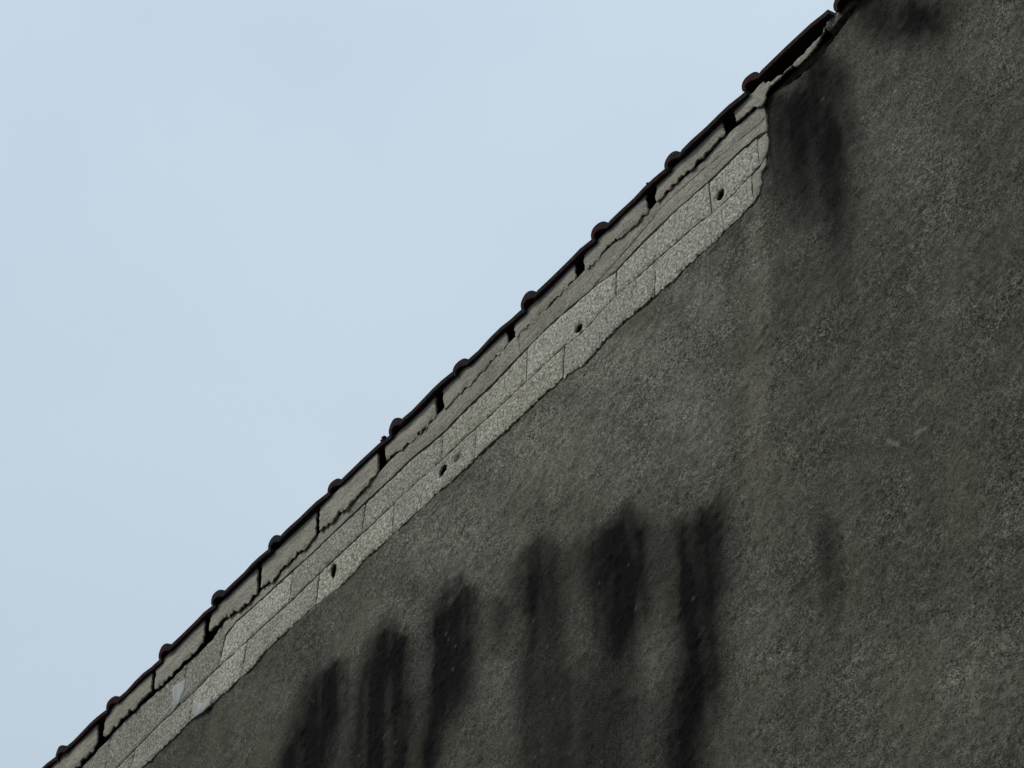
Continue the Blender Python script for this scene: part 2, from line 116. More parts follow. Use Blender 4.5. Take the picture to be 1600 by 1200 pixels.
STAINS = [[(-2.909, 5.697, 33.64, -4.06, -26.77, -33.93, 0.35), (-2.934, 5.69, 23.03, -2.72, -25.64, -32.71, 0.64), (-2.955, 5.679, 18.04, -2.09, -20.05, -25.75, 0.83), (-2.968, 5.662, 15.28, -1.75, -16.95, -21.91, 0.88), (-2.982, 5.646, 13.25, -1.5, -15.42, -20.06, 0.94), (-2.988, 5.624, 12.47, -1.4, -15.4, -20.17, 0.96), (-2.993, 5.6, 12.0, -1.35, -15.4, -20.29, 0.96), (-2.997, 5.577, 11.61, -1.3, -15.39, -20.42, 0.97), (-3.0, 5.553, 11.64, -1.31, -15.38, -20.54, 0.96), (-3.002, 5.528, 11.67, -1.31, -15.38, -20.67, 0.96), (-3.005, 5.504, 11.7, -1.31, -15.37, -20.8, 0.95), (-3.013, 5.484, 12.19, -1.36, -15.35, -20.9, 0.89), (-3.021, 5.464, 12.71, -1.41, -15.33, -21.01, 0.84), (-3.027, 5.443, 13.17, -1.45, -15.31, -21.13, 0.78), (-3.027, 5.417, 13.41, -1.48, -15.31, -21.27, 0.73), (-3.028, 5.392, 13.66, -1.52, -15.31, -21.4, 0.67), (-3.027, 5.367, 13.69, -1.52, -15.31, -21.54, 0.64), (-3.027, 5.342, 13.58, -1.52, -15.31, -21.69, 0.63), (-3.027, 5.317, 13.48, -1.51, -15.31, -21.83, 0.61), (-3.027, 5.292, 13.33, -1.5, -15.31, -21.97, 0.61), (-3.032, 5.271, 12.92, -1.45, -15.29, -22.09, 0.64), (-3.037, 5.25, 12.55, -1.4, -15.28, -22.21, 0.67), (-3.042, 5.229, 12.2, -1.36, -15.26, -22.34, 0.71), (-3.049, 5.21, 12.21, -1.35, -15.24, -22.45, 0.74), (-3.058, 5.192, 12.38, -1.36, -15.21, -22.56, 0.77), (-3.066, 5.173, 12.56, -1.37, -15.19, -22.66, 0.8), (-3.074, 5.155, 12.87, -1.4, -15.16, -22.78, 0.78), (-3.081, 5.136, 13.2, -1.42, -15.14, -22.89, 0.77), (-3.089, 5.117, 13.55, -1.45, -15.11, -23.0, 0.75), (-3.093, 5.097, 13.38, -1.43, -15.1, -23.13, 0.73), (-3.097, 5.076, 13.17, -1.41, -15.08, -23.26, 0.7), (-3.1, 5.055, 12.98, -1.38, -15.07, -23.39, 0.68), (-3.104, 5.034, 12.78, -1.36, -15.05, -23.52, 0.66), (-3.108, 5.014, 12.75, -1.35, -15.03, -23.65, 0.64), (-3.111, 4.993, 12.78, -1.36, -15.02, -23.78, 0.63), (-3.115, 4.972, 12.81, -1.36, -15.0, -23.91, 0.61)], [(-3.236, 5.873, 15.52, -1.27, -17.66, -22.81, 0.5), (-3.251, 5.856, 11.31, -0.91, -14.68, -19.09, 0.66), (-3.266, 5.839, 8.9, -0.7, -14.65, -19.17, 0.82), (-3.278, 5.821, 7.97, -0.62, -14.62, -19.25, 0.87), (-3.29, 5.802, 7.32, -0.56, -14.59, -19.34, 0.89), (-3.295, 5.777, 7.11, -0.54, -14.58, -19.46, 0.9), (-3.293, 5.748, 7.21, -0.55, -14.59, -19.59, 0.9), (-3.291, 5.719, 7.36, -0.56, -14.6, -19.73, 0.9), (-3.289, 5.691, 7.68, -0.59, -14.6, -19.87, 0.88), (-3.287, 5.662, 8.03, -0.62, -14.61, -20.01, 0.86), (-3.286, 5.635, 8.37, -0.65, -14.61, -20.14, 0.84), (-3.29, 5.61, 8.54, -0.66, -14.6, -20.26, 0.79), (-3.293, 5.586, 8.71, -0.68, -14.59, -20.38, 0.74), (-3.297, 5.562, 8.9, -0.69, -14.58, -20.5, 0.69), (-3.301, 5.539, 9.21, -0.71, -14.57, -20.62, 0.62), (-3.306, 5.516, 9.53, -0.73, -14.56, -20.74, 0.55), (-3.311, 5.494, 9.75, -0.74, -14.55, -20.86, 0.48), (-3.317, 5.472, 9.77, -0.74, -14.53, -20.97, 0.44), (-3.324, 5.451, 9.78, -0.74, -14.51, -21.08, 0.4), (-3.33, 5.43, 9.8, -0.73, -14.49, -21.19, 0.35), (-3.337, 5.409, 9.7, -0.72, -14.47, -21.3, 0.34), (-3.343, 5.388, 9.59, -0.7, -14.45, -21.41, 0.33), (-3.35, 5.367, 9.48, -0.69, -14.43, -21.52, 0.32), (-3.356, 5.346, 9.38, -0.68, -14.42, -21.64, 0.31), (-3.362, 5.325, 9.26, -0.66, -14.4, -21.75, 0.3), (-3.367, 5.303, 9.11, -0.65, -14.38, -21.87, 0.29), (-3.371, 5.282, 8.97, -0.64, -14.37, -21.99, 0.28), (-3.376, 5.26, 8.83, -0.62, -14.35, -22.11, 0.28), (-3.38, 5.239, 8.69, -0.61, -14.33, -22.23, 0.27), (-3.385, 5.217, 8.56, -0.6, -14.32, -22.35, 0.27), (-3.389, 5.196, 8.44, -0.59, -14.3, -22.47, 0.26), (-3.394, 5.175, 8.32, -0.58, -14.29, -22.59, 0.25)], [(-3.556, 6.007, 14.47, -0.65, -16.72, -22.15, 0.55), (-3.567, 5.986, 12.09, -0.53, -13.94, -18.58, 0.66), (-3.577, 5.964, 10.74, -0.46, -13.89, -18.64, 0.75), (-3.579, 5.936, 10.77, -0.46, -13.89, -18.76, 0.77), (-3.581, 5.909, 10.8, -0.46, -13.89, -18.88, 0.79), (-3.579, 5.879, 11.06, -0.48, -13.89, -19.01, 0.77), (-3.574, 5.847, 11.53, -0.5, -13.91, -19.15, 0.73), (-3.568, 5.815, 12.05, -0.54, -13.92, -19.3, 0.68), (-3.567, 5.786, 12.24, -0.55, -13.92, -19.43, 0.64), (-3.569, 5.76, 12.01, -0.54, -13.92, -19.55, 0.61), (-3.572, 5.734, 11.8, -0.53, -13.91, -19.67, 0.59), (-3.574, 5.708, 11.59, -0.51, -13.9, -19.79, 0.56), (-3.578, 5.684, 11.25, -0.5, -13.89, -19.9, 0.53), (-3.583, 5.66, 10.85, -0.47, -13.88, -20.01, 0.49), (-3.588, 5.637, 10.48, -0.45, -13.87, -20.13, 0.45), (-3.593, 5.613, 10.14, -0.43, -13.85, -20.24, 0.41), (-3.597, 5.589, 9.86, -0.42, -13.84, -20.36, 0.38), (-3.6, 5.565, 9.61, -0.41, -13.83, -20.48, 0.36), (-3.603, 5.54, 9.38, -0.39, -13.82, -20.6, 0.34), (-3.606, 5.516, 9.16, -0.38, -13.81, -20.72, 0.32), (-3.609, 5.492, 8.97, -0.37, -13.8, -20.84, 0.3), (-3.612, 5.468, 8.92, -0.37, -13.79, -20.96, 0.29), (-3.615, 5.445, 8.88, -0.36, -13.78, -21.08, 0.28), (-3.618, 5.421, 8.83, -0.36, -13.77, -21.2, 0.27), (-3.621, 5.397, 8.79, -0.36, -13.76, -21.32, 0.26), (-3.624, 5.374, 8.75, -0.35, -13.75, -21.44, 0.25), (-3.627, 5.35, 8.71, -0.35, -13.74, -21.57, 0.24), (-3.629, 5.327, 8.66, -0.34, -13.73, -21.69, 0.23)], [(-3.886, 6.101, 22.62, -0.19, -22.65, -31.01, 0.7), (-3.918, 6.094, 12.18, -0.06, -14.21, -19.59, 0.95), (-3.933, 6.075, 10.9, -0.03, -13.11, -18.19, 0.98), (-3.941, 6.051, 10.32, -0.02, -13.1, -18.29, 1.0), (-3.944, 6.023, 10.18, -0.02, -13.09, -18.4, 1.0), (-3.945, 5.995, 10.19, -0.02, -13.09, -18.52, 0.99), (-3.946, 5.966, 10.75, -0.02, -13.09, -18.64, 0.97), (-3.946, 5.938, 11.37, -0.02, -13.09, -18.76, 0.95), (-3.949, 5.911, 11.44, -0.02, -13.08, -18.87, 0.93), (-3.954, 5.886, 11.46, -0.01, -13.07, -18.98, 0.91), (-3.959, 5.861, 11.45, -0.0, -13.06, -19.08, 0.9), (-3.967, 5.838, 11.29, 0.01, -13.04, -19.18, 0.88), (-3.975, 5.815, 11.13, 0.02, -13.02, -19.28, 0.86), (-3.984, 5.793, 11.22, 0.03, -13.0, -19.38, 0.82), (-3.994, 5.772, 11.54, 0.04, -12.97, -19.47, 0.77), (-4.003, 5.751, 11.87, 0.06, -13.31, -20.11, 0.73), (-4.013, 5.729, 12.38, 0.07, -13.85, -21.06, 0.69), (-4.022, 5.708, 13.16, 0.09, -14.68, -22.47, 0.66), (-4.031, 5.686, 14.04, 0.11, -15.62, -24.06, 0.64), (-4.04, 5.665, 15.04, 0.14, -16.69, -25.87, 0.61), (-4.047, 5.643, 15.48, 0.15, -17.12, -26.73, 0.59), (-4.053, 5.62, 15.5, 0.16, -17.1, -26.87, 0.56), (-4.06, 5.597, 15.53, 0.18, -17.08, -27.01, 0.54), (-4.066, 5.574, 15.55, 0.19, -17.06, -27.15, 0.51)], [(-4.219, 6.219, 25.46, 0.71, -21.51, -30.23, 0.5), (-4.22, 6.189, 16.11, 0.45, -18.99, -26.87, 0.7), (-4.224, 6.162, 12.67, 0.36, -14.89, -21.21, 0.81), (-4.231, 6.136, 11.24, 0.33, -13.18, -18.9, 0.83), (-4.238, 6.111, 10.11, 0.31, -12.51, -18.05, 0.85), (-4.244, 6.085, 9.53, 0.3, -12.5, -18.15, 0.85), (-4.249, 6.059, 9.11, 0.29, -12.48, -18.25, 0.85), (-4.255, 6.034, 8.8, 0.28, -12.47, -18.35, 0.84), (-4.261, 6.008, 8.6, 0.28, -12.46, -18.45, 0.82), (-4.266, 5.983, 8.41, 0.28, -12.44, -18.55, 0.8), (-4.271, 5.957, 8.31, 0.29, -12.43, -18.66, 0.8), (-4.276, 5.931, 8.24, 0.29, -12.42, -18.76, 0.8), (-4.281, 5.905, 8.17, 0.29, -12.41, -18.87, 0.8), (-4.285, 5.879, 8.16, 0.3, -12.4, -18.97, 0.8), (-4.288, 5.853, 8.18, 0.3, -12.39, -19.08, 0.79), (-4.291, 5.827, 8.2, 0.31, -12.38, -19.19, 0.78), (-4.294, 5.8, 8.22, 0.31, -12.37, -19.31, 0.78), (-4.294, 5.773, 8.25, 0.31, -12.36, -19.42, 0.77), (-4.295, 5.745, 8.27, 0.31, -12.36, -19.54, 0.76), (-4.295, 5.718, 8.29, 0.32, -12.35, -19.66, 0.75)], [(-4.483, 6.261, 20.31, 1.14, -20.68, -29.96, 0.5), (-4.499, 6.242, 15.07, 0.87, -17.87, -26.06, 0.63), (-4.516, 6.222, 12.07, 0.72, -14.28, -20.96, 0.75), (-4.527, 6.199, 10.87, 0.67, -12.83, -18.96, 0.79), (-4.538, 6.176, 9.9, 0.62, -11.96, -17.78, 0.83), (-4.55, 6.154, 9.25, 0.59, -11.93, -17.86, 0.86), (-4.563, 6.132, 8.92, 0.59, -11.91, -17.95, 0.87), (-4.575, 6.11, 8.61, 0.58, -11.88, -18.03, 0.89), (-4.587, 6.088, 8.37, 0.57, -11.86, -18.11, 0.9), (-4.596, 6.064, 8.21, 0.57, -11.84, -18.2, 0.91), (-4.605, 6.04, 8.06, 0.57, -11.82, -18.29, 0.91), (-4.614, 6.017, 7.92, 0.57, -11.8, -18.38, 0.92), (-4.62, 5.991, 7.86, 0.57, -11.79, -18.48, 0.92), (-4.626, 5.965, 7.82, 0.58, -11.78, -18.58, 0.92), (-4.631, 5.94, 7.77, 0.58, -11.76, -18.68, 0.92), (-4.636, 5.914, 7.73, 0.58, -11.75, -18.78, 0.92)], [(-3.73, 5.949, 20.23, -0.52, -23.23, -32.08, 0.35), (-3.734, 5.923, 20.28, -0.51, -23.21, -32.27, 0.35), (-3.739, 5.898, 20.32, -0.51, -23.2, -32.46, 0.35), (-3.744, 5.873, 19.8, -0.48, -22.53, -31.73, 0.32), (-3.75, 5.849, 19.07, -0.46, -21.64, -30.68, 0.28), (-3.756, 5.825, 18.39, -0.43, -20.82, -29.7, 0.23)], [(-2.363, 6.84, 17.64, -2.86, -22.13, -19.75, 0.5), (-2.371, 6.812, 14.25, -2.3, -17.84, -16.03, 0.75), (-2.379, 6.785, 12.72, -2.05, -16.59, -15.01, 0.87), (-2.388, 6.759, 11.92, -1.92, -16.59, -15.11, 0.9), (-2.396, 6.732, 11.31, -1.81, -16.58, -15.21, 0.92), (-2.405, 6.707, 10.93, -1.75, -16.57, -15.31, 0.91), (-2.411, 6.678, 10.6, -1.69, -16.58, -15.42, 0.9), (-2.411, 6.643, 10.36, -1.66, -16.6, -15.54, 0.9), (-2.412, 6.609, 10.18, -1.64, -16.62, -15.67, 0.9), (-2.413, 6.576, 10.72, -1.73, -16.64, -15.79, 0.86), (-2.414, 6.543, 11.32, -1.83, -16.66, -15.91, 0.82), (-2.415, 6.51, 11.86, -1.92, -16.67, -16.04, 0.78), (-2.415, 6.476, 12.24, -1.99, -16.69, -16.17, 0.72), (-2.415, 6.443, 12.64, -2.06, -16.71, -16.3, 0.67), (-2.416, 6.411, 13.21, -2.16, -16.73, -16.42, 0.62), (-2.417, 6.379, 13.91, -2.28, -16.75, -16.55, 0.58), (-2.417, 6.347, 14.67, -2.42, -17.58, -17.49, 0.53), (-2.418, 6.315, 15.49, -2.56, -18.51, -18.54, 0.49), (-2.419, 6.284, 16.34, -2.71, -19.45, -19.62, 0.46), (-2.42, 6.253, 17.27, -2.87, -20.5, -20.81, 0.43), (-2.421, 6.223, 18.31, -3.05, -21.66, -22.14, 0.4), (-2.423, 6.193, 19.24, -3.21, -22.7, -23.35, 0.36), (-2.426, 6.165, 19.89, -3.32, -23.39, -24.23, 0.32), (-2.429, 6.137, 20.58, -3.44, -24.13, -25.16, 0.27), (-2.432, 6.109, 21.31, -3.57, -24.91, -26.14, 0.22), (-2.435, 6.082, 22.02, -3.69, -25.66, -27.12, 0.19), (-2.439, 6.056, 22.71, -3.81, -26.39, -28.07, 0.17), (-2.443, 6.029, 23.44, -3.93, -27.16, -29.08, 0.15), (-2.447, 6.003, 24.21, -4.06, -27.97, -30.15, 0.12), (-2.451, 5.977, 25.04, -4.2, -28.84, -31.29, 0.1)], [(-2.467, 6.792, 31.41, -4.78, -28.03, -25.8, 0.5), (-2.469, 6.759, 29.97, -4.57, -28.06, -26.0, 0.68), (-2.472, 6.726, 28.77, -4.4, -28.08, -26.2, 0.85), (-2.472, 6.691, 28.9, -4.43, -28.12, -26.41, 0.82), (-2.473, 6.657, 28.87, -4.44, -28.15, -26.62, 0.78), (-2.474, 6.624, 28.05, -4.32, -28.18, -26.83, 0.63), (-2.476, 6.591, 27.27, -4.21, -28.21, -27.04, 0.48)], [(-2.547, 6.857, 15.37, -2.2, -19.32, -17.85, 0.45), (-2.548, 6.821, 13.76, -1.98, -17.24, -16.04, 0.45), (-2.548, 6.786, 12.47, -1.8, -16.14, -15.12, 0.45), (-2.547, 6.749, 11.26, -1.63, -16.17, -15.25, 0.45), (-2.545, 6.711, 10.17, -1.48, -16.2, -15.38, 0.44), (-2.542, 6.674, 9.28, -1.36, -16.22, -15.51, 0.43), (-2.54, 6.637, 8.54, -1.26, -16.25, -15.64, 0.42), (-2.537, 6.6, 8.21, -1.22, -16.28, -15.78, 0.41), (-2.534, 6.562, 8.03, -1.2, -16.31, -15.91, 0.39), (-2.53, 6.524, 7.86, -1.18, -16.34, -16.05, 0.38), (-2.526, 6.487, 7.7, -1.16, -16.38, -16.19, 0.36), (-2.523, 6.45, 7.56, -1.15, -16.41, -16.33, 0.35), (-2.517, 6.411, 7.61, -1.17, -16.45, -16.48, 0.31), (-2.51, 6.372, 7.66, -1.18, -16.48, -16.63, 0.27), (-2.505, 6.334, 7.71, -1.2, -16.52, -16.78, 0.23)], [(-2.155, 6.848, 9.38, -1.72, -17.18, -14.64, 0.45), (-2.063, 6.704, 7.79, -1.52, -17.56, -15.07, 0.51), (-2.061, 6.666, 8.24, -1.62, -17.6, -15.21, 0.45)], [(-2.187, 6.8, 10.95, -1.98, -17.12, -14.83, 0.35), (-2.157, 6.73, 8.91, -1.65, -17.26, -15.05, 0.28), (-2.128, 6.661, 7.54, -1.43, -17.4, -15.28, 0.2)], [(-2.593, 5.4, 41.36, -6.72, -28.49, -36.56, 0.3), (-2.597, 5.378, 37.82, -6.14, -28.47, -36.77, 0.34), (-2.602, 5.356, 34.85, -5.66, -28.45, -36.99, 0.39), (-2.604, 5.333, 30.38, -4.93, -28.44, -37.22, 0.4), (-2.606, 5.31, 26.32, -4.28, -27.84, -36.67, 0.4), (-2.608, 5.286, 23.24, -3.78, -24.49, -32.48, 0.4), (-2.61, 5.263, 22.07, -3.6, -23.19, -30.95, 0.38), (-2.612, 5.24, 21.82, -3.56, -22.84, -30.68, 0.34), (-2.613, 5.217, 21.56, -3.53, -22.5, -30.42, 0.3), (-2.615, 5.194, 21.32, -3.49, -22.17, -30.17, 0.26), (-2.617, 5.172, 21.31, -3.5, -22.09, -30.26, 0.23), (-2.619, 5.15, 21.37, -3.51, -22.08, -30.44, 0.19), (-2.622, 5.128, 21.44, -3.52, -22.07, -30.63, 0.16), (-2.624, 5.106, 21.5, -3.54, -22.06, -30.82, 0.13)], [(-3.456, 5.513, 7.82, -0.46, -14.18, -20.74, 0.25), (-3.459, 5.49, 7.49, -0.44, -14.17, -20.86, 0.25), (-3.463, 5.466, 7.19, -0.42, -14.16, -20.98, 0.25), (-3.467, 5.443, 6.91, -0.4, -14.15, -21.11, 0.25), (-3.47, 5.42, 6.66, -0.39, -14.13, -21.23, 0.25), (-3.474, 5.397, 6.42, -0.37, -14.12, -21.35, 0.25), (-3.478, 5.375, 6.23, -0.36, -14.11, -21.47, 0.25), (-3.483, 5.352, 6.07, -0.35, -14.09, -21.58, 0.25), (-3.488, 5.331, 5.92, -0.34, -14.08, -21.7, 0.25), (-3.492, 5.309, 5.78, -0.33, -14.06, -21.82, 0.25), (-3.497, 5.287, 5.64, -0.32, -14.05, -21.94, 0.25), (-3.502, 5.265, 5.51, -0.31, -14.03, -22.06, 0.25), (-3.506, 5.244, 5.39, -0.3, -14.01, -22.18, 0.25)], [(-3.227, 5.281, 9.33, -0.83, -14.75, -22.01, 0.2), (-3.232, 5.26, 9.24, -0.81, -14.73, -22.14, 0.2), (-3.236, 5.238, 9.15, -0.8, -14.72, -22.26, 0.2), (-3.24, 5.217, 9.07, -0.79, -14.7, -22.38, 0.2), (-3.245, 5.195, 8.98, -0.78, -14.69, -22.51, 0.2), (-3.249, 5.174, 8.9, -0.77, -14.67, -22.63, 0.2), (-3.253, 5.153, 8.82, -0.76, -14.66, -22.75, 0.2), (-3.257, 5.132, 8.74, -0.75, -14.64, -22.88, 0.2), (-3.262, 5.111, 8.66, -0.75, -14.62, -23.0, 0.2), (-3.266, 5.09, 8.59, -0.74, -14.61, -23.13, 0.2)], [(-4.13, 5.885, 26.75, 0.51, -21.78, -32.52, 0.35), (-4.135, 5.86, 25.48, 0.5, -21.76, -32.7, 0.38), (-4.141, 5.835, 24.32, 0.49, -21.73, -32.88, 0.4), (-4.146, 5.81, 23.27, 0.49, -21.71, -33.06, 0.43), (-4.152, 5.786, 22.39, 0.48, -21.69, -33.24, 0.45), (-4.158, 5.763, 21.95, 0.49, -21.66, -33.41, 0.45), (-4.165, 5.739, 21.52, 0.5, -21.63, -33.58, 0.45), (-4.172, 5.716, 21.12, 0.51, -21.6, -33.76, 0.45)]]
TONES = [(-3.24, 6.467, 2.72, -0.21, -3.89, -4.42, 1.0), (-3.539, 6.398, 2.82, -0.13, -3.34, -4.06, 1.0), (-3.962, 6.39, 2.86, 0.0, -3.91, -5.1, 0.85), (-2.999, 6.068, 5.2, -0.55, -2.82, -3.34, 0.8), (-2.892, 6.38, 6.79, -0.77, -4.64, -5.03, 0.7), (-3.177, 5.987, 3.71, -0.32, -7.13, -8.88, 0.5), (-4.257, 6.294, 4.14, 0.13, -4.99, -6.94, 0.45), (-2.698, 6.298, 21.26, -2.88, -2.95, -3.14, 0.75), (-2.763, 5.869, 17.12, -2.31, -3.2, -3.79, 0.75), (-1.862, 6.361, 5.42, -1.21, -5.55, -4.87, 0.3), (-2.182, 6.231, 6.71, -1.29, -3.51, -3.4, 0.35), (-2.358, 4.765, 5.19, -1.07, -4.66, -6.81, 0.45), (-2.834, 5.217, 12.05, -1.65, -2.72, -3.84, 0.35), (-3.751, 5.632, 14.87, -0.36, -2.94, -4.39, 0.25), (-3.181, 5.422, 19.95, -1.84, -2.98, -4.25, 0.12), (-4.9, 6.4, 3.73, 0.37, -4.54, -6.79, 0.3)]
MOSS = [(-4.8598, 6.1576, 0.091), (-5.1433, 6.4368, 0.065), (-4.7486, 6.1795, 0.052), (-2.6934, 6.4177, 0.036), (-2.7211, 6.2467, 0.042), (-2.7499, 6.0835, 0.042), (-2.7831, 5.8859, 0.047), (-2.7877, 5.7169, 0.047), (-2.458, 4.7997, 0.104), (-2.2398, 5.1616, 0.078), (-3.1243, 6.5931, 0.078), (-4.3832, 6.3843, 0.078), (-2.5572, 5.1832, 0.065), (-4.967, 6.3949, 0.047)]
SPECKS = [(-3.0342, 5.4639), (-3.0319, 5.4642), (-3.2271, 5.5753), (-3.5579, 5.6864), (-3.9706, 6.02), (-3.9622, 5.9961), (-3.9289, 5.9459), (-2.4011, 6.7077), (-3.0978, 5.8031), (-2.8688, 5.6744), (-3.7041, 5.4946), (-4.2432, 5.8501), (-4.1931, 5.7958)]
CHIPS = [[-2.397, 5.4637, -2.3815, 5.4411], [-2.3846, 5.4456, -2.3682, 5.4282], [-2.3186, 5.4228, -2.3059, 5.4182], [-2.3059, 5.4182, -2.2897, 5.4126]]
MOSSPTS = [(-3.0202, 6.9536), (-3.9269, 6.9542), (-4.2415, 6.9418)]


# ------------------------------------------------------------------ helpers
def lattice(seed, n=256):
    return np.random.default_rng(seed).random((n, n))

LAT = [lattice(s) for s in range(40)]

def vnoise(u, z, scale, seed, sz=None):
    """smooth value noise, -1..1; scale = cells per metre"""
    t = LAT[seed % 40]
    x = np.asarray(u, float) * scale + 1000.37 + 17.3 * seed
    y = np.asarray(z, float) * (sz or scale) + 1000.71 + 5.1 * seed
    xi = np.floor(x).astype(int); yi = np.floor(y).astype(int)
    fx = x - xi; fy = y - yi
    fx = fx * fx * (3 - 2 * fx); fy = fy * fy * (3 - 2 * fy)
    g = lambda a, b: t[a & 255, b & 255]
    v = (g(xi, yi) * (1 - fx) + g(xi + 1, yi) * fx) * (1 - fy) + (g(xi, yi + 1) * (1 - fx) + g(xi + 1, yi + 1) * fx) * fy
    return v * 2 - 1

def fbm(u, z, scale, octaves, seed, sz=None, gain=0.5):
    a, tot, out = 1.0, 0.0, 0.0
    for k in range(octaves):
        out = out + a * vnoise(u, z, scale * 2 ** k, seed + k, None if sz is None else sz * 2 ** k)
        tot += a
        a *= gain
    return out / tot

def sstep(a, b, x):
    t = np.clip((x - a) / (b - a), 0, 1)
    return t * t * (3 - 2 * t)

def link(name, mesh, mat, parent=None):
    o = bpy.data.objects.new(name, mesh)
    COL.objects.link(o)
    if mat and not mesh.materials:
        mesh.materials.append(mat)
    if parent:
        o.parent = parent
    return o

def mesh_from(name, verts, faces, smooth=False):
    me = bpy.data.meshes.new(name)
    me.from_pydata([tuple(map(float, v)) for v in verts], [], faces)
    me.validate()
    me.update()
    if smooth:
        me.polygons.foreach_set('use_smooth', [True] * len(me.polygons))
    return me

def box_mesh(name, x0, x1, y0, y1, z0, z1):
    v = [(x, y, z) for z in (z0, z1) for y in (y0, y1) for x in (x0, x1)]
    f = [(0, 2, 3, 1), (4, 5, 7, 6), (0, 1, 5, 4), (2, 6, 7, 3), (0, 4, 6, 2), (1, 3, 7, 5)]
    return mesh_from(name, v, f)

def resample(poly, h, rough=0.0, seed=0, rough_scale=60, weights=None):
    """closed outline cut into steps of about h and roughened"""
    out = []
    n = len(poly)
    for i in range(n):
        a = np.array(poly[i], float); b = np.array(poly[(i + 1) % n], float)
        d = np.linalg.norm(b - a)
        if d < 1e-6:
            continue
        k = max(1, int(round(d / h)))
        nrm = np.array([-(b - a)[1], (b - a)[0]]) / d
        wgt = 1.0 if weights is None else weights[i]
        for j in range(k):
            p = a + (b - a) * j / k
            q = p + nrm * (float(fbm(p[0], p[1], rough_scale, 3, 3 + seed % 20)) + 0.9 * min(0.0, float(fbm(p[0], p[1], rough_scale * .33, 2, 9 + seed % 20)) + 0.12)) * rough * wgt
            out.append((q[0], q[1]))
    return out

def inside(poly, P):
    x, y = P[:, 0], P[:, 1]
    c = np.zeros(len(P), bool)
    n = len(poly)
    for i in range(n):
        x1, y1 = poly[i]; x2, y2 = poly[(i + 1) % n]
        if y1 == y2:
            continue
        c ^= ((y1 > y) != (y2 > y)) & (x < (x2 - x1) * (y - y1) / (y2 - y1) + x1)
    return c

def dist_to(poly, P):
    d = np.full(len(P), 1e9)
    n = len(poly)
    for i in range(n):
        a = np.array(poly[i]); b = np.array(poly[(i + 1) % n])
        ab = b - a
        L2 = ab @ ab
        if L2 < 1e-12:
            continue
        t = np.clip(((P - a) @ ab) / L2, 0, 1)
        d = np.minimum(d, np.linalg.norm(P - (a + t[:, None] * ab), axis=1))
    return d

def plate(name, poly, front, back, mat, parent, h=0.009, holes=(), hole_depth=0.09, relief=None, edge_in=0.0015, rim_rough=0.0, attr=None, seed=0):
    """one solid piece of masonry: outline on the wall, front face at depth front(u,z) with relief, sides back to `back`"""
    poly = [tuple(p) for p in poly]
    P0 = np.array(poly)
    lo, hi = P0.min(0), P0.max(0)
    gu, gz = np.meshgrid(np.arange(lo[0], hi[0], h), np.arange(lo[1], hi[1], h * 1.1))
    G = np.stack([gu.ravel(), gz.ravel()], 1) + rng.uniform(-.25 * h, .25 * h, (gu.size, 2))
    keep = inside(poly, G) & (dist_to(poly, G) > 0.5 * h)
    for hl in holes:
        keep &= ~inside(hl, G) & (dist_to(hl, G) > 0.4 * h)
    G = G[keep]
    verts = [Vector(p) for p in poly]
    edges = [(i, (i + 1) % len(poly)) for i in range(len(poly))]
    for hl in holes:
        b = len(verts)
        verts += [Vector(p) for p in hl]
        edges += [(b + i, b + (i + 1) % len(hl)) for i in range(len(hl))]
    verts += [Vector((float(a), float(b))) for a, b in G]
    ov, oe, of, *_ = delaunay_2d_cdt(verts, edges, [], 1, 1e-6)
    V = np.array([(p[0], p[1]) for p in ov])
    F = [tuple(f) for f in of]
    C = np.array([V[list(f)].mean(0) for f in F])
    ok = inside(poly, C)
    for hl in holes:
        ok &= ~inside(hl, C)
    F = [f for f, k in zip(F, ok) if k]
    y = np.array([front(a, b) for a, b in V]) if callable(front) else np.full(len(V), float(front))
    if relief is not None:
        y = y + relief(V[:, 0], V[:, 1])
    # boundary loops of the kept triangles
    cnt = {}
    F2 = []
    for f in F:
        a, b, c = f
        ar = (V[b] - V[a])[0] * (V[c] - V[a])[1] - (V[b] - V[a])[1] * (V[c] - V[a])[0]
        f = f if ar > 0 else (a, c, b)            # normal to -Y
        F2.append(f)
        for i in range(3):
            cnt[(f[i], f[(i + 1) % 3])] = 1
    bound = [e for e in cnt if (e[1], e[0]) not in cnt]
    bset = {i for e in bound for i in e}
    for i in bset:
        y[i] += edge_in
    X = [(V[i][0], y[i], V[i][1]) for i in range(len(V))]
    hv = {}
    def rim(i):
        if i not in hv:
            hv[i] = len(X)
            dep = back
            for hl in holes:
                if dist_to(hl, V[i][None])[0] < 1e-5:
                    dep = y[i] + hole_depth
            du, dz = (rng.uniform(-1, 1, 2) * rim_rough) if rim_rough else (0, 0)
            X.append((V[i][0] + du, dep, V[i][1] + dz))
        return hv[i]
    fv = {}
    def front_copy(i):                     # own corner points for the sides keep the arris crisp
        if i not in fv:
            fv[i] = len(X)
            X.append(X[i])
        return fv[i]
    for a, b in bound:
        F2.append((front_copy(b), front_copy(a), rim(a), rim(b)))
    me = mesh_from(name, X, F2)
    sm = [len(p.vertices) == 3 for p in me.polygons]
    me.polygons.foreach_set('use_smooth', sm)
    if attr is not None:
        at = me.attributes.new('stain', 'FLOAT', 'POINT')
        xs = np.array([(v[0], v[2]) for v in X])
        at.data.foreach_set('value', attr(xs[:, 0], xs[:, 1]).astype(np.float32))
    return link(name, me, mat, parent)

# ------------------------------------------------------------------ materials
def material(name, rough=0.9):
    mt = bpy.data.materials.new(name)
    mt.use_nodes = True
    t = mt.node_tree
    b = t.nodes['Principled BSDF']
    b.inputs['Roughness'].default_value = rough
    b.inputs['Specular IOR Level'].default_value = 0.06
    return mt, t, b

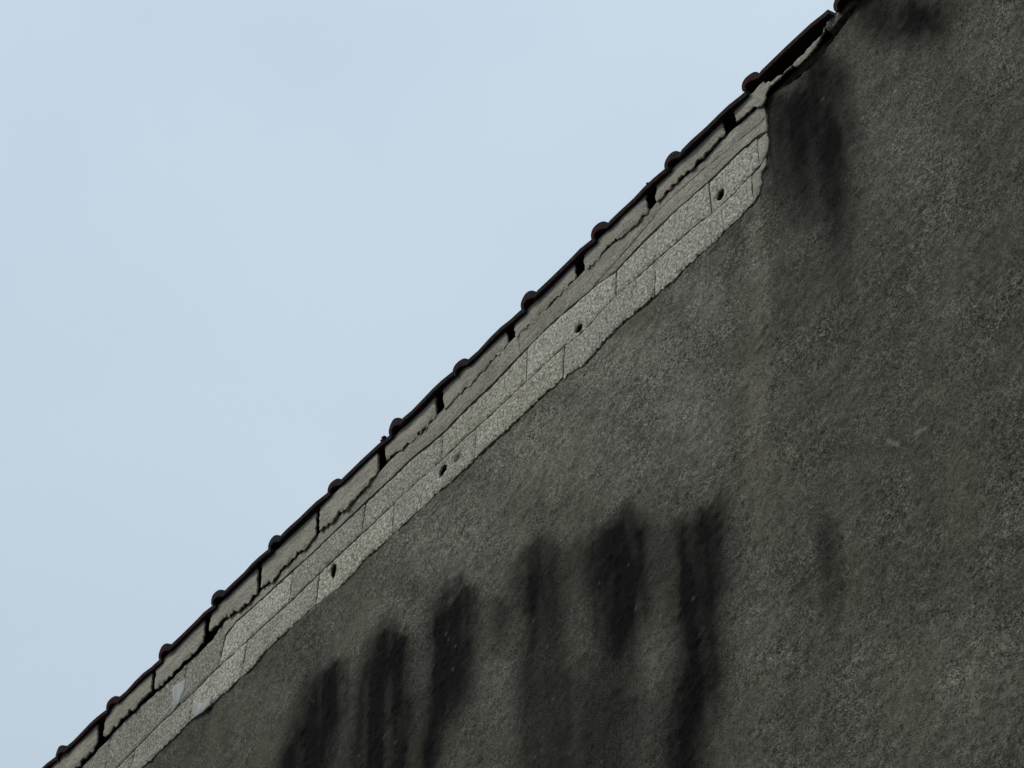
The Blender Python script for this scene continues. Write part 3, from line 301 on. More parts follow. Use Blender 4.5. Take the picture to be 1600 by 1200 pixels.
class NB:
    """small node-writing helper"""
    def __init__(s, t): s.t = t
    def n(s, kind, **kw):
        q = s.t.nodes.new(kind)
        for k, v in kw.items():
            if k in q.inputs: q.inputs[k].default_value = v
            else: setattr(q, k, v)
        return q
    def l(s, a, b): s.t.links.new(a, b)
    def coord(s): return s.n('ShaderNodeTexCoord').outputs['Object']
    def noise(s, vec, scale, detail=4, rough=0.55, stretch=None):
        if stretch:
            mp = s.n('ShaderNodeMapping'); mp.inputs['Scale'].default_value = stretch
            s.l(vec, mp.inputs['Vector']); vec = mp.outputs['Vector']
        q = s.n('ShaderNodeTexNoise', Scale=scale, Detail=detail, Roughness=rough)
        s.l(vec, q.inputs['Vector'])
        return q.outputs['Fac']
    def ramp(s, fac, stops):
        q = s.n('ShaderNodeValToRGB')
        e = q.color_ramp.elements
        while len(e) < len(stops): e.new(0.5)
        for i, (p, c) in enumerate(stops):
            e[i].position = p
            e[i].color = (*c, 1) if isinstance(c, tuple) else (c, c, c, 1)
        s.l(fac, q.inputs['Fac'])
        return q.outputs['Color']
    def mix(s, fac, a, b, mode='MIX'):
        q = s.n('ShaderNodeMix', data_type='RGBA', blend_type=mode)
        for sock, v in ((q.inputs[0], fac), (q.inputs[6], a), (q.inputs[7], b)):
            if isinstance(v, (int, float)): sock.default_value = v
            elif isinstance(v, tuple): sock.default_value = (*v, 1)
            else: s.l(v, sock)
        return q.outputs[2]
    def math(s, op, a, b=0.0, clamp=False):
        q = s.n('ShaderNodeMath', operation=op, use_clamp=clamp)
        for i, v in ((0, a), (1, b)):
            if isinstance(v, (int, float)): q.inputs[i].default_value = v
            else: s.l(v, q.inputs[i])
        return q.outputs[0]
    def bump(s, h, dist, strength=1.0, normal=None):
        q = s.n('ShaderNodeBump', Strength=strength, Distance=dist)
        s.l(h, q.inputs['Height'])
        if normal: s.l(normal, q.inputs['Normal'])
        return q.outputs['Normal']

# old render: dark grey-olive, mottled, with black growth where water ran down (the 'stain' attribute)
M_PLASTER, t, b = material('old_render', 0.95)
k = NB(t); co = k.coord()
n1 = k.noise(co, 2.2, 5, 0.6)
n2 = k.noise(co, 14, 5, 0.65)
n3 = k.noise(co, 125, 4, 0.8)
n4 = k.noise(co, 240, 2, 0.7)
base = k.ramp(n1, [(0.3, (0.092, 0.091, 0.077)), (0.7, (0.132, 0.128, 0.106))])
ato = k.n('ShaderNodeAttribute', attribute_name='tone')
base = k.mix(k.math('MULTIPLY', ato.outputs['Fac'], 0.72), base, (0.295, 0.285, 0.243))
base = k.mix(0.75, base, k.ramp(n2, [(0.3, 0.65), (0.7, 1.25)]), 'MULTIPLY')
n8 = k.noise(co, 5.5, 4, 0.65)
grit = k.ramp(n8, [(0.36, 0.30), (0.62, 0.95)])
n7 = k.noise(co, 42, 3, 0.6)
base = k.mix(0.6, base, k.ramp(n7, [(0.33, 0.62), (0.5, 1.0), (0.66, 1.35)]), 'MULTIPLY')
base = k.mix(k.math('MULTIPLY', grit, 0.95), base, k.ramp(n3, [(0.37, 0.25), (0.5, 0.92), (0.63, 1.95)]), 'MULTIPLY')
base = k.mix(k.math('MULTIPLY', grit, 0.95), base, k.ramp(n4, [(0.38, 0.35), (0.62, 1.7)]), 'MULTIPLY')
am = k.n('ShaderNodeAttribute', attribute_name='moss')
mossf = k.math('MULTIPLY', am.outputs['Fac'], k.ramp(n3, [(0.4, 0.15), (0.6, 1.0)]))
base = k.mix(mossf, base, (0.150, 0.146, 0.100))
n5 = k.noise(co, 330, 2, 0.7)
n6 = k.noise(co, 140, 1, 0.5)
base = k.mix(k.ramp(n5, [(0.60, 0.0), (0.72, 0.55)]), base, (0.27, 0.26, 0.215))
base = k.mix(k.ramp(n6, [(0.27, 0.7), (0.36, 0.0)]), base, (0.02, 0.02, 0.017))
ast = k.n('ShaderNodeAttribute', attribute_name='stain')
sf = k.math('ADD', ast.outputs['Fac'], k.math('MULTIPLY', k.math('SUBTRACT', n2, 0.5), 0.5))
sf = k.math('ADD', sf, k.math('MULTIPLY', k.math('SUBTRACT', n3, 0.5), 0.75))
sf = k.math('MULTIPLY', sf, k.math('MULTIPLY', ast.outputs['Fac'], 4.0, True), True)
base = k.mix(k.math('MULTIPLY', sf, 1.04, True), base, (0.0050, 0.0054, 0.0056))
asp = k.n('ShaderNodeAttribute', attribute_name='speck')
base = k.mix(asp.outputs['Fac'], base, (0.5, 0.5, 0.47))
k.l(base, b.inputs['Base Color'])
nb = k.bump(n3, 0.006)
k.l(k.bump(n4, 0.004, 1.0, nb), b.inputs['Normal'])

# porous lightweight blocks
M_BLOCK, t, b = material('porous_block', 0.95)
k = NB(t); co = k.coord()
oi = k.n('ShaderNodeObjectInfo')
n1 = k.noise(co, 9, 4, 0.6)
n3 = k.noise(co, 125, 3, 0.85)
n4 = k.noise(co, 80, 2, 0.6)
vo = k.n('ShaderNodeTexVoronoi', Scale=95.0)
k.l(co, vo.inputs['Vector'])
base = k.ramp(n1, [(0.3, (0.405, 0.395, 0.338)), (0.7, (0.54, 0.527, 0.455))])
base = k.mix(1.0, base, oi.outputs['Color'], 'MULTIPLY')
base = k.mix(0.9, base, k.ramp(n3, [(0.37, 0.26), (0.5, 0.95), (0.62, 1.65)]), 'MULTIPLY')
base = k.mix(0.8, base, k.ramp(n4, [(0.35, 0.6), (0.65, 1.3)]), 'MULTIPLY')
k.l(base, b.inputs['Base Color'])
k.l(k.bump(n3, 0.006), b.inputs['Normal'])

# cement mortar, smeared smooth
M_MORTAR, t, b = material('cement_mortar', 0.9)
k = NB(t); co = k.coord()
n1 = k.noise(co, 7, 5, 0.6, (1.0, 1.0, 3.0))
n2 = k.noise(co, 40, 4, 0.6, (0.5, 1.0, 2.0))
n3 = k.noise(co, 150, 2, 0.6)
base = k.ramp(n1, [(0.3, (0.245, 0.232, 0.196)), (0.72, (0.375, 0.357, 0.305))])
base = k.mix(0.6, base, k.ramp(n2, [(0.3, 0.7), (0.7, 1.25)]), 'MULTIPLY')
base = k.mix(0.8, base, k.ramp(n3, [(0.33, 0.6), (0.5, 1.0), (0.67, 1.4)]), 'MULTIPLY')
k.l(base, b.inputs['Base Color'])
k.l(k.bump(n3, 0.004, 0.8, k.bump(n2, 0.004)), b.inputs['Normal'])

# mortar gone dark with grime
M_DIRTY, t, b = material('grimy_mortar', 0.95)
k = NB(t); co = k.coord()
n2 = k.noise(co, 45, 4, 0.7)
k.l(k.ramp(n2, [(0.35, (0.045, 0.043, 0.036)), (0.65, (0.19, 0.18, 0.155))]), b.inputs['Base Color'])
k.l(k.bump(n2, 0.01), b.inputs['Normal'])

# rough dark mortar rubble in the crevice, and the unseen core of the wall
M_CORE, t, b = material('dark_rubble', 1.0)
k = NB(t); co = k.coord()
n2 = k.noise(co, 30, 5, 0.7)
k.l(k.ramp(n2, [(0.3, (0.018, 0.016, 0.013)), (0.7, (0.055, 0.048, 0.038))]), b.inputs['Base Color'])
k.l(k.bump(n2, 0.02), b.inputs['Normal'])

# pale mortar smears
M_PALE, t, b = material('pale_mortar', 0.8)
k = NB(t); co = k.coord()
n2 = k.noise(co, 25, 5, 0.6, (2.0, 1.0, 0.6))
k.l(k.ramp(n2, [(0.3, (0.30, 0.31, 0.31)), (0.7, (0.46, 0.475, 0.48))]), b.inputs['Base Color'])
k.l(k.bump(n2, 0.004), b.inputs['Normal'])

# fired clay with black lichen
M_TILE, t, b = material('clay_tile', 0.75)
k = NB(t); co = k.coord()
oi = k.n('ShaderNodeObjectInfo')
n1 = k.noise(co, 16, 5, 0.65)
n2 = k.noise(co, 70, 4, 0.65)
clay = k.ramp(n2, [(0.3, (0.034, 0.008, 0.007)), (0.7, (0.070, 0.018, 0.014))])
lich = k.ramp(n2, [(0.3, (0.009, 0.008, 0.009)), (0.7, (0.042, 0.037, 0.040))])
fac = k.math('ADD', n1, k.math('MULTIPLY', k.math('SUBTRACT', oi.outputs['Random'], 0.5), 0.16))
base = k.mix(k.ramp(fac, [(0.35, 0.0), (0.52, 1.0)]), clay, lich)
k.l(base, b.inputs['Base Color'])
k.l(k.bump(n2, 0.004), b.inputs['Normal'])

M_WOOD, t, b = material('dark_boards', 1.0)  # boards of the roof deck, simply a very dark brown
k = NB(t); co = k.coord()
k.l(k.ramp(k.noise(co, 6, 4, 0.6, (8, 1, 1)), [(0.3, (0.020, 0.016, 0.013)), (0.7, (0.045, 0.036, 0.028))]), b.inputs['Base Color'])

M_GROUND, t, b = material('lane_asphalt', 0.95)
k = NB(t); co = k.coord()
n1 = k.noise(co, 0.6, 5, 0.6); n2 = k.noise(co, 45, 3, 0.7)
base = k.ramp(n1, [(0.3, (0.040, 0.040, 0.039)), (0.7, (0.062, 0.060, 0.056))])
base = k.mix(0.7, base, k.ramp(n2, [(0.3, 0.6), (0.7, 1.4)]), 'MULTIPLY')
k.l(base, b.inputs['Base Color'])
k.l(k.bump(n2, 0.006), b.inputs['Normal'])

M_MOSS, t, b = material('dry_moss', 1.0)
k = NB(t); co = k.coord()
k.l(k.ramp(k.noise(co, 120, 3), [(0.3, (0.030, 0.032, 0.022)), (0.7, (0.10, 0.105, 0.085))]), b.inputs['Base Color'])

# ------------------------------------------------------------------ ground
g = link('ground', mesh_from('ground', [(-400, -400, 0), (400, -400, 0), (400, 400, 0), (-400, 400, 0)], [(0, 1, 2, 3)]), M_GROUND)
g['kind'] = 'structure'

# ------------------------------------------------------------------ house: root, wall core, other walls
X0, X1, DEPTH = -10.2, 1.6, 7.6
house = bpy.data.objects.new('house', None)
COL.objects.link(house)
house.location = (0, 0, 0)
house['label'] = 'dark weathered house wall with bare concrete blocks and black stains under a clay tile eave'
house['category'] = 'house'

CORE_Y = 0.10
wall = link('wall', box_mesh('wall', X0, X1, CORE_Y, 0.30, 0.0, 6.905), M_CORE, house)
wall['label'] = 'long stained side wall with a strip of bare blocks'
for x0, x1, y0, y1 in ((X0, X0 + .25, .302, DEPTH - .252), (X1 - .25, X1, .302, DEPTH - .252), (X0, X1, DEPTH - .25, DEPTH)):
    link('wall', box_mesh('wall', x0, x1, y0, y1, 0.0, 6.9), M_PLASTER, house)

# ---- plaster coat, real relief on a fine sheet
def blob_at(u, z, b, power):
    x0, z0, a11, a12, a21, a22, st = b
    du, dv = u - x0, z - z0
    q = (a11 * du + a12 * dv) ** 2 + (a21 * du + a22 * dv) ** 2
    return st * np.exp(-q ** (power / 2))

def stain_mask(u, z):
    uw = u + 0.013 * fbm(u, z, 11, 3, 21, 4) + 0.014 * fbm(u, z, 45, 3, 25)
    zw = z + 0.055 * fbm(u, z, 16, 4, 23)
    s = np.zeros_like(u)
    for path in STAINS:
        v = np.zeros_like(u)
        us_ = [b[0] for b in path]; zs_ = [b[1] for b in path]
        jj = np.where((us > min(us_) - .45) & (us < max(us_) + .45))[0]
        if not len(jj): continue
        j0, j1 = jj[0], jj[-1] + 1
        rows_ = np.where((z[:, j0] > min(zs_) - .5) & (z[:, j0] < max(zs_) + .5))[0]
        if not len(rows_): continue
        i0, i1 = rows_[0], rows_[-1] + 1
        w_ = v[i0:i1, j0:j1]
        for b in path:
            np.maximum(w_, blob_at(uw[i0:i1, j0:j1], zw[i0:i1, j0:j1], b, 2.1), out=w_)
        s = 1 - (1 - s) * (1 - v)
    streak = 0.92 + 0.14 * vnoise(u, z, 30, 31, 2.0) + 0.30 * fbm(u, z, 22, 4, 33, 6)
    s = 1 - (1 - np.clip(s, 0, 1)) ** 1.95
    return np.clip(s * streak * 1.12, 0, 1)

def tone_mask(u, z):
    s = np.zeros_like(u)
    for b in TONES:
        s = np.maximum(s, blob_at(u + .02 * fbm(u, z, 8, 2, 4), z, b, 2.0))
    return np.clip(s + 0.15 * fbm(u, z, 14, 3, 29, 3.5), 0, 1)

def moss_mask(u, z):
    s = np.zeros_like(u)
    for a, b, r in MOSS:
        s = np.maximum(s, np.exp(-(((u - a) / r) ** 2 + ((z - b) / (1.5 * r)) ** 2)))
    s = s * (0.35 + 0.5 * np.clip(0.5 + fbm(u, z, 9, 4, 8, 4), 0, 1)) + 0.3 * sstep(0.0, 0.5, fbm(u, z, 4, 4, 12, 2))
    return np.clip(s, 0, 1)

def plaster_relief(u, z, s):
    left = sstep(-3.6, -4.9, u)
    r = 0.0035 * fbm(u, z, 5, 3, 1)
    r = r + 0.0016 * fbm(u, z, 24, 3, 6) * (0.5 + sstep(-.3, .5, fbm(u, z, 3, 2, 19)))
    r = r + (0.0020 - 0.0007 * left) * fbm(u, z, 75, 1, 10) * (0.6 + 0.7 * np.clip(fbm(u, z, 6, 2, 16) + .4, 0, 1))
    r = r + 0.0055 * (0.12 + left) * fbm(u, z, 18, 3, 15, 3.5)
    lump = np.clip(fbm(u, z, 34, 3, 18, gain=0.7) - 0.2, 0, 1)
    r = r - 0.008 * lump * sstep(0.25, 0.8, s)
    # the coat is cracked away from the blocks above and beside it
    eu_ = np.array([p[0] for p in EDGE]); ez_ = np.array([p[1] for p in EDGE])
    d = np.interp(u, eu_, ez_) - z
    nz = 0.1 + 1.3 * sstep(-0.15, 0.45, fbm(u, z, 13, 3, 27))
    r = r + 0.012 * nz * sstep(0.0065, 0.001, d) * (u < -2.64)
    vz = np.array([p[1] for p in VEDGE]); vu = np.array([p[0] for p in VEDGE])
    d2 = u - np.interp(z, vz, vu)
    r = r + 0.014 * nz * sstep(0.010, 0.002, d2) * (z > 6.63) * (z < 6.72)
    return r

UL, UR, ZB = -6.4, -1.1, 2.35
h = 0.006
us = np.arange(UL, UR + h, h)
cu = [UL, -2.66] + [p[0] for p in VEDGE[::-1] if False]
top_pts = [(UL, 6.50), (-5.9, 6.60), (-2.70, 6.60), (-2.66, 6.63), (-2.6125, 6.64), (-2.6075, 6.69), (-2.5985, 6.71), (-2.5935, 6.90)]
top_pts += [p for p in CREVICE if p[0] > -2.58] + [(-2.05, 6.966), (UR, 6.966)]
tu = np.array([p[0] for p in top_pts]); tz = np.array([p[1] for p in top_pts])
topz = np.interp(us, tu, tz)
topz = topz + np.where((us > -2.59) & (us < -2.1), 0.006 * fbm(us, us * 0, 70, 3, 5), 0)
ZM = 6.45
low = np.arange(ZB, ZM, 0.0062)
nt_ = 70
tt = np.linspace(0, 1, nt_)
nr = len(low) + nt_
Ug = np.repeat(us[None], nr, 0)
Zg = np.concatenate([np.repeat(low[:, None], len(us), 1), ZM + (topz[None] - ZM) * tt[:, None]])
S = stain_mask(Ug, Zg)
MO = moss_mask(Ug, Zg)
TO = tone_mask(Ug, Zg)
SP = np.zeros_like(Ug)
for i, (a, b_) in enumerate(SPECKS):
    rr = 0.0035 + 0.0015 * ((i * 37) % 5) / 5
    SP = np.maximum(SP, np.exp(-(((Ug - a) / rr) ** 2 + ((Zg - b_) / rr) ** 2)) * 0.24)
for a, b_, c, d in CHIPS:
    for q in np.linspace(0, 1, 8):
        SP = np.maximum(SP, np.exp(-(((Ug - a - q * (c - a)) / .0042) ** 2 + ((Zg - b_ - q * (d - b_)) / .0042) ** 2)) * 0.42)
for _ in range(420):
    a, b_ = rng.uniform(-5.4, -1.7), rng.uniform(2.9, 6.4)
    i0 = int((a - UL) / h)
    j0 = int((b_ - ZB) / 0.0062)
    if 2 < i0 < len(us) - 2 and 2 < j0 < nr - 2:
        SP[j0, i0] = max(SP[j0, i0], rng.uniform(0.05, 0.22))
Yg = 0.006 + plaster_relief(Ug, Zg, S)
edge_fade = sstep(0.012, 0.0, topz[None] - Zg) * ((Ug > -2.60) & (Ug < -2.15))
Yg = Yg + 0.006 * edge_fade
bf = sstep(0, .12, Ug - UL) * sstep(0, .12, UR - Ug) * sstep(0, .12, Zg - ZB)      # runs out level into the plain wall around
Yg = 0.008 + (Yg - 0.008) * bf
MO, TO = MO * bf, TO * bf
nc = len(us)
verts = np.stack([Ug, Yg, Zg], -1).reshape(-1, 3)
idx = np.arange(nr * nc).reshape(nr, nc)
quads = np.stack([idx[:-1, :-1], idx[:-1, 1:], idx[1:, 1:], idx[1:, :-1]], -1).reshape(-1, 4)
# rim back to the core along the top edge, and the plain remainder of the wall face around the fine sheet
rim0 = len(verts)
rv = np.stack([us, np.full(nc, CORE_Y - .002), topz], -1)
rq = np.stack([idx[-1, :-1], idx[-1, 1:], rim0 + np.arange(1, nc), rim0 + np.arange(nc - 1)], -1)
extra = []
ex0 = rim0 + nc
yy = 0.008
for x0, x1, z0, z1 in ((X0, X1, 0, ZB), (X0, UL, ZB, 6.9), (UR, X1, ZB, 6.966)):
    extra += [(x0, yy, z0), (x1, yy, z0), (x1, yy, z1), (x0, yy, z1)]
eq = np.arange(len(extra)).reshape(-1, 4) + ex0
allv = np.concatenate([verts, rv, np.array(extra)])
allq = np.concatenate([quads, rq, eq])
me = bpy.data.meshes.new('plaster_coat')
me.vertices.add(len(allv))
me.vertices.foreach_set('co', allv.astype(np.float32).ravel())
me.loops.add(allq.size)
me.loops.foreach_set('vertex_index', allq.astype(np.int32).ravel())
me.polygons.add(len(allq))
me.polygons.foreach_set('loop_start', np.arange(0, allq.size, 4, dtype=np.int32))
me.polygons.foreach_set('use_smooth', np.ones(len(allq), bool))
me.update()
me.validate()
for nm, arr in (('stain', S), ('moss', MO), ('speck', SP), ('tone', TO)):
    a = me.attributes.new(nm, 'FLOAT', 'POINT')
    full = np.zeros(len(allv), np.float32)
    full[:rim0] = arr.ravel()
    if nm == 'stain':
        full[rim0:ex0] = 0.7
    a.data.foreach_set('value', full)
plaster = link('plaster_coat', me, M_PLASTER, wall)

# ---- bare blocks, two courses
def poly_between(line, u0, u1):
    """points of a left-to-right polyline between u0 and u1, ends interpolated"""
    u = np.array([p[0] for p in line]); z = np.array([p[1] for p in line])
    o = np.argsort(u); u, z = u[o], z[o]
    mid = [(float(a), float(b)) for a, b in zip(u, z) if u0 + .004 < a < u1 - .004]
    return [(u0, float(np.interp(u0, u, z)))] + mid + [(u1, float(np.interp(u1, u, z)))]

def gap(seed):
    return 0.0013 + 0.0026 * random.random() ** 1.5

def block_relief(amp, seed):
    return lambda u, z: amp * fbm(u, z, 70, 2, seed) + 0.0015 * fbm(u, z, 8, 2, seed + 3)

bed_line = []
for i, b_ in enumerate(BED_BOTTOM):
    bed_line += b_[:-1] if i < len(BED_BOTTOM) - 1 else [p for p in b_ if p[0] < -2.60]
def bed_top(u):
    uu = np.array([p[0] for p in bed_line]); zz = np.array([p[1] for p in bed_line]); o = np.argsort(uu)
    return float(np.interp(u, uu[o], zz[o]))
BT = [(float(u), bed_top(u) - 0.0035) for u in np.linspace(-6.6, -5.125, 60)] + B_TOP
ABX = [(-6.6, 6.676)] + AB
EDX = [(-6.6, 6.562), (-6.2, 6.57)] + EDGE

def course(joints, lower, upper, uend, holes, cavity, edge_amp, ragged_low, tones):
    js = joints
    for i in range(len(js)):
        (ut, zt), (ub, zb) = js[i]
        if i + 1 < len(js):
            (ut2, _), (ub2, _) = js[i + 1]
        else:
            ut2, ub2 = uend
        g1 = gap(i)
        lo = poly_between(lower, ub + g1, ub2 - g1)
        up = poly_between(upper, ut + g1, ut2 - g1)
        gl, gu_ = gap(i + 9), gap(i + 5)
        if not ragged_low:
            lo = [(a, b + gl * (0.35 + 0.9 * abs(math.sin(a * 9.0)))) for a, b in lo]
        up = [(a, b - gu_) for a, b in up]
        poly = lo + up[::-1]
        wts = [(1.5 if ragged_low else 0.45)] * (len(lo) - 1) + [0.35] + [0.45] * (len(up) - 1) + [0.35]
        rs = resample(poly, 0.0038 if ragged_low else 0.006, 0.006 * edge_amp, i + 2, 120 if ragged_low else 70, wts)
        hs = []
        for hl in holes:
            c = np.mean(hl, 0)
            if inside(poly, c[None])[0]:
                hs.append(resample(hl, 0.006, 0.002, 4))
        rel = block_relief(0.0016, 5 + i)
        if cavity:
            c = np.mean(cavity, 0)
            if inside(poly, c[None])[0]:
                rel0 = rel
                def rel(u, z, rel0=rel0):
                    P = np.stack([u, z], 1)
                    ins = inside(cavity, P)
                    return rel0(u, z) + np.where(ins, 0.014 * sstep(0, 0.010, dist_to(cavity, P)), 0)
        fr = 0.0 + random.uniform(-0.0012, 0.0012)
        o = plate('concrete_block', rs, fr, CORE_Y - 0.002, M_BLOCK, wall, 0.008, hs, 0.006, rel, 0.0026)
        tone = tones[i]
        o.color = (*[tone[0] * c for c in tone[1]], 1)
        if hs:
            o['label'] = 'bare block with a dark round hole'

G_, Y_ = (0.94, 0.945, 0.945), (0.95, 0.943, 0.912)
BJ = [((-6.56, 6.84), (-6.57, 6.676)), ((-6.17, 6.84), (-6.18, 6.676))] + B_JOINTS
AJ = [((-6.39, 6.676), (-6.40, 6.565)), ((-6.0, 6.676), (-6.01, 6.572))] + A_JOINTS
course(BJ, ABX, BT, (-2.633, -2.640), HOLE_B, None, 0.7, False, [(q, G_) for q in (.72, .70, .70, .68)] + [(1.08, G_), (.80, G_), (.83, G_), (.93, Y_), (1.08, G_), (1.0, G_), (.98, G_)])
# keep the A course off the B course by the bed joint
AB_low = [(a, b - 0.0012) for a, b in ABX]
A_end_top = (-2.672, 6.6)
course(AJ, EDX, AB_low, (-2.672, -2.678), HOLE_A, CAVITY, 1.0, True, [(.72, G_), (.74, G_), (.78, G_), (1.04, G_), (.88, G_), (.98, Y_), (.86, G_), (.93, Y_), (.90, G_), (.98, G_)])

# ---- pale smears and smooth mortar at the right end
PATCH_Y = [(-0.004, 0.004, 'pale'), (-0.004, 0.004, 'pale'), (-0.001, CORE_Y - .003, 'mortar'), (0.0, CORE_Y - .003, 'mortar')]
for i, pp in enumerate(PATCH):
    fr, bk, kind = PATCH_Y[i]
    if i == 2:
        pp = [(-2.630, 6.7745)] + [(-2.5945, 6.768), (-2.595, 6.726), (-2.6035, 6.704), (-2.6125, 6.690)] + [(-2.637, 6.672)]
    if i == 3:
        pp = [(-2.669, 6.660), (-2.638, 6.665), (-2.6135, 6.685), (-2.617, 6.655), (-2.636, 6.641), (-2.640, 6.605), (-2.655, 6.575), (-2.675, 6.562)]
    o = plate('mortar_patch', resample(pp, 0.007, 0.003, i + 3), fr, bk, M_PALE if kind == 'pale' else M_MORTAR, wall, 0.008, (), 0, block_relief(0.0012, 9), 0.002)
    o['label'] = 'pale smear of mortar on a block' if kind == 'pale' else 'smooth grey mortar against the plaster edge'

# ---- mortar band between the blocks and the bedding of the tiles
PROT_U = [-6.4, -5.5, -5.0, -4.6, -4.3, -4.0, -3.7, -3.3, -3.05, -2.8, -2.6, -2.2]
PROT = [.013, .013, .012, .011, .008, .004, .0035, .0045, .007, .012, .012, .014]
def prot(u): return float(np.interp(u, PROT_U, PROT))
BTU = np.array([p[0] for p in BT]); BTZ = np.array([p[1] for p in BT])
def band_y(u, z):
    """smeared fillet: proud under the bedding, running out flush over the blocks"""
    zb = float(np.interp(u, BTU, BTZ))
    q = min(1.0, max(0.0, (z - zb) / max(0.02, bed_top(u) - zb)))
    return -0.0022 + (-0.0118 + prot(u)) * q ** 0.8
def smooth_relief(seed):
    return lambda u, z: 0.0012 * fbm(u, z, 10, 3, seed, 45) + 0.0014 * fbm(u, z, 60, 3, seed + 4, gain=0.7)
lowB = [(a, b_ + 0.001) for a, b_ in BT]
split = [(a, b_) for a, b_ in MORTAR_SPLIT]
def slot(u):
    """open joint under the bedding lumps, wide where they stand proud"""
    return -0.0005 - 0.18 * prot(u) * (0.75 + 0.6 * float(fbm(u, 0.0, 20, 3, 14)))
split = [(-3.30, 6.803), (-3.12, 6.829)] + split
cuts = [-5.118, -4.84, -4.25, -3.615]
for i in range(len(cuts) - 1):
    u0, u1 = cuts[i] + .0006, cuts[i + 1] - .0006
    lo = poly_between(lowB, u0, u1)
    up = [(u, bed_top(u) + slot(u)) for u in np.linspace(u1, u0, 40)]
    plate('mortar_bed', resample(lo + up, 0.009, 0.002, i), band_y, CORE_Y - .002, M_MORTAR, wall, 0.010, (), 0, smooth_relief(7 + i), 0.0006)
lo = poly_between(lowB, -3.29, -2.596)
plate('mortar_bed', resample(lo + [(a, b_ - .0012) for a, b_ in split][::-1][:-1], 0.008, 0.0025, 4), lambda u, z: band_y(u, z) + .001, CORE_Y - .002, M_MORTAR, wall, 0.010, (), 0, smooth_relief(17), 0.0006)
lo = poly_between(lowB, -3.614, -3.31)
up = [(u, bed_top(u) + slot(u)) for u in np.linspace(-2.594, -3.614, 60)]
plate('mortar_bed', resample(lo + [(a, b_ + .0005) for a, b_ in split] + up, 0.008, 0.0025, 6), band_y, CORE_Y - .002, M_MORTAR, wall, 0.010, (), 0, smooth_relief(13), 0.0006)

def bed_bot_end(bot):
    a = np.array(sorted(bot))
    return float(np.interp(-2.338, a[:, 0], a[:, 1]))

# ---- bedding lumps under the tiles, one to a tile, dark gaps between
BED_TOP = 6.955
sides = [((-6.17, 6.9), (-6.15, 6.86))] + [None] * 0
for i, bot in enumerate(BED_BOTTOM):
    # left and right flank from the measured gaps
    if i == 0:
        uL, uR = -6.15, GAPS[0][0][0]
    elif i < len(GAPS):
        uL, uR = GAPS[i - 1][1][0], GAPS[i][0][0]
    else:
        uL, uR = GAPS[i - 1][1][0], -2.185
    bot = [p for p in bot if uL + .008 < p[0] < uR - .006]
    zl = bot[0][1] + 0.003; zr = bot[-1][1] + 0.004
    if i < len(GAPS):
        tl, tr = uL + random.uniform(-.004, .004), uR + random.uniform(-.006, .002)
        poly = [(uL, zl)] + bot + [(uR, zr), (tr, BED_TOP), (tl, BED_TOP)]
        rs = resample(poly, 0.0045, 0.018, i + 4, 75, [0.9] * (len(bot) + 1) + [0.35, 0.0, 0.35])
    else:
        # broken piece at the right: only a thin ragged lip is left in front of a hollow
        lip = [(p[0], p[1]) for p in bot if p[0] < -2.35]
        zc_ = bed_bot_end(bot)
        tops = [(-2.338, zc_ + .004), (-2.340, 6.938), (-2.352, 6.920), (-2.39, 6.912), (-2.45, 6.906), (-2.50, 6.912), (-2.545, 6.925), (-2.57, 6.955), (uL, BED_TOP)]
        poly = [(uL, zl)] + lip + tops
        rs = resample(poly, 0.005, 0.010, i + 4, 42)
    def rough_low(u, z, i=i):
        zb = np.array([bed_top(a) for a in u]) if i < 11 else z - .03
        near = sstep(0.020, 0.0, z - zb)
        return 0.0018 * fbm(u, z, 14, 3, 9 + i) + near * (0.004 * fbm(u, z, 75, 2, 3 + i) + 0.001)
    plate('bedding_mortar', rs, -0.014 + random.uniform(-.0015, .0015), -0.007, M_MORTAR, wall, 0.008, (), 0, rough_low, 0.001, 0.002)

# ---- rubble behind the broken edge at the right
chunk = [(-2.334, 6.918), (-2.30, 6.922), (-2.26, 6.934), (-2.22, 6.944), (-2.185, 6.956), (-2.185, 6.968), (-2.29, 6.968), (-2.328, 6.954)]
plate('bedding_mortar', resample(chunk, 0.005, 0.010, 9, 60), -0.006, 0.03, M_DIRTY, wall, 0.007, (), 0, lambda u, z: 0.012 * fbm(u, z, 45, 3, 22), 0.0)
crev_low = [(a, b_ - .02) for a, b_ in CREVICE if a > -2.60]
rub = crev_low + [(-2.10, 6.975), (-2.30, 6.965), (-2.36, 6.92), (-2.45, 6.902), (-2.58, 6.93)]
plate('mortar_bed', resample(rub, 0.008, 0.003, 3), 0.030, CORE_Y - .004, M_CORE, wall, 0.008, (), 0, lambda u, z: 0.020 * fbm(u, z, 32, 3, 20), 0.0)

# ------------------------------------------------------------------ roof
PITCH = R(17)
EY, EZ = -0.030, 6.961                 # pan surface at the eave edge
ridge_y = DEPTH / 2
ridge_z = EZ + (ridge_y - EY) * math.tan(PITCH)
dz = 0.030 / math.cos(PITCH)
def slope_z(y): return EZ + (y - EY) * math.tan(PITCH)
rv = []
for y, zz in ((0.03, slope_z(0.03)), (ridge_y, ridge_z), (DEPTH + .04, slope_z(0.0))):
    rv.append((y, zz - dz))
V = []
for x in (X0 - .05, X1 + .05):
    for y, zz in rv: V.append((x, y, zz))
    for y, zz in rv[::-1]: V.append((x, y, zz - 0.03))
Fq = [(i, (i + 1) % 6, 6 + (i + 1) % 6, 6 + i) for i in range(6)] + [tuple(range(5, -1, -1)), tuple(range(6, 12))]
roof = link('roof', mesh_from('roof', V, Fq), M_WOOD, house)

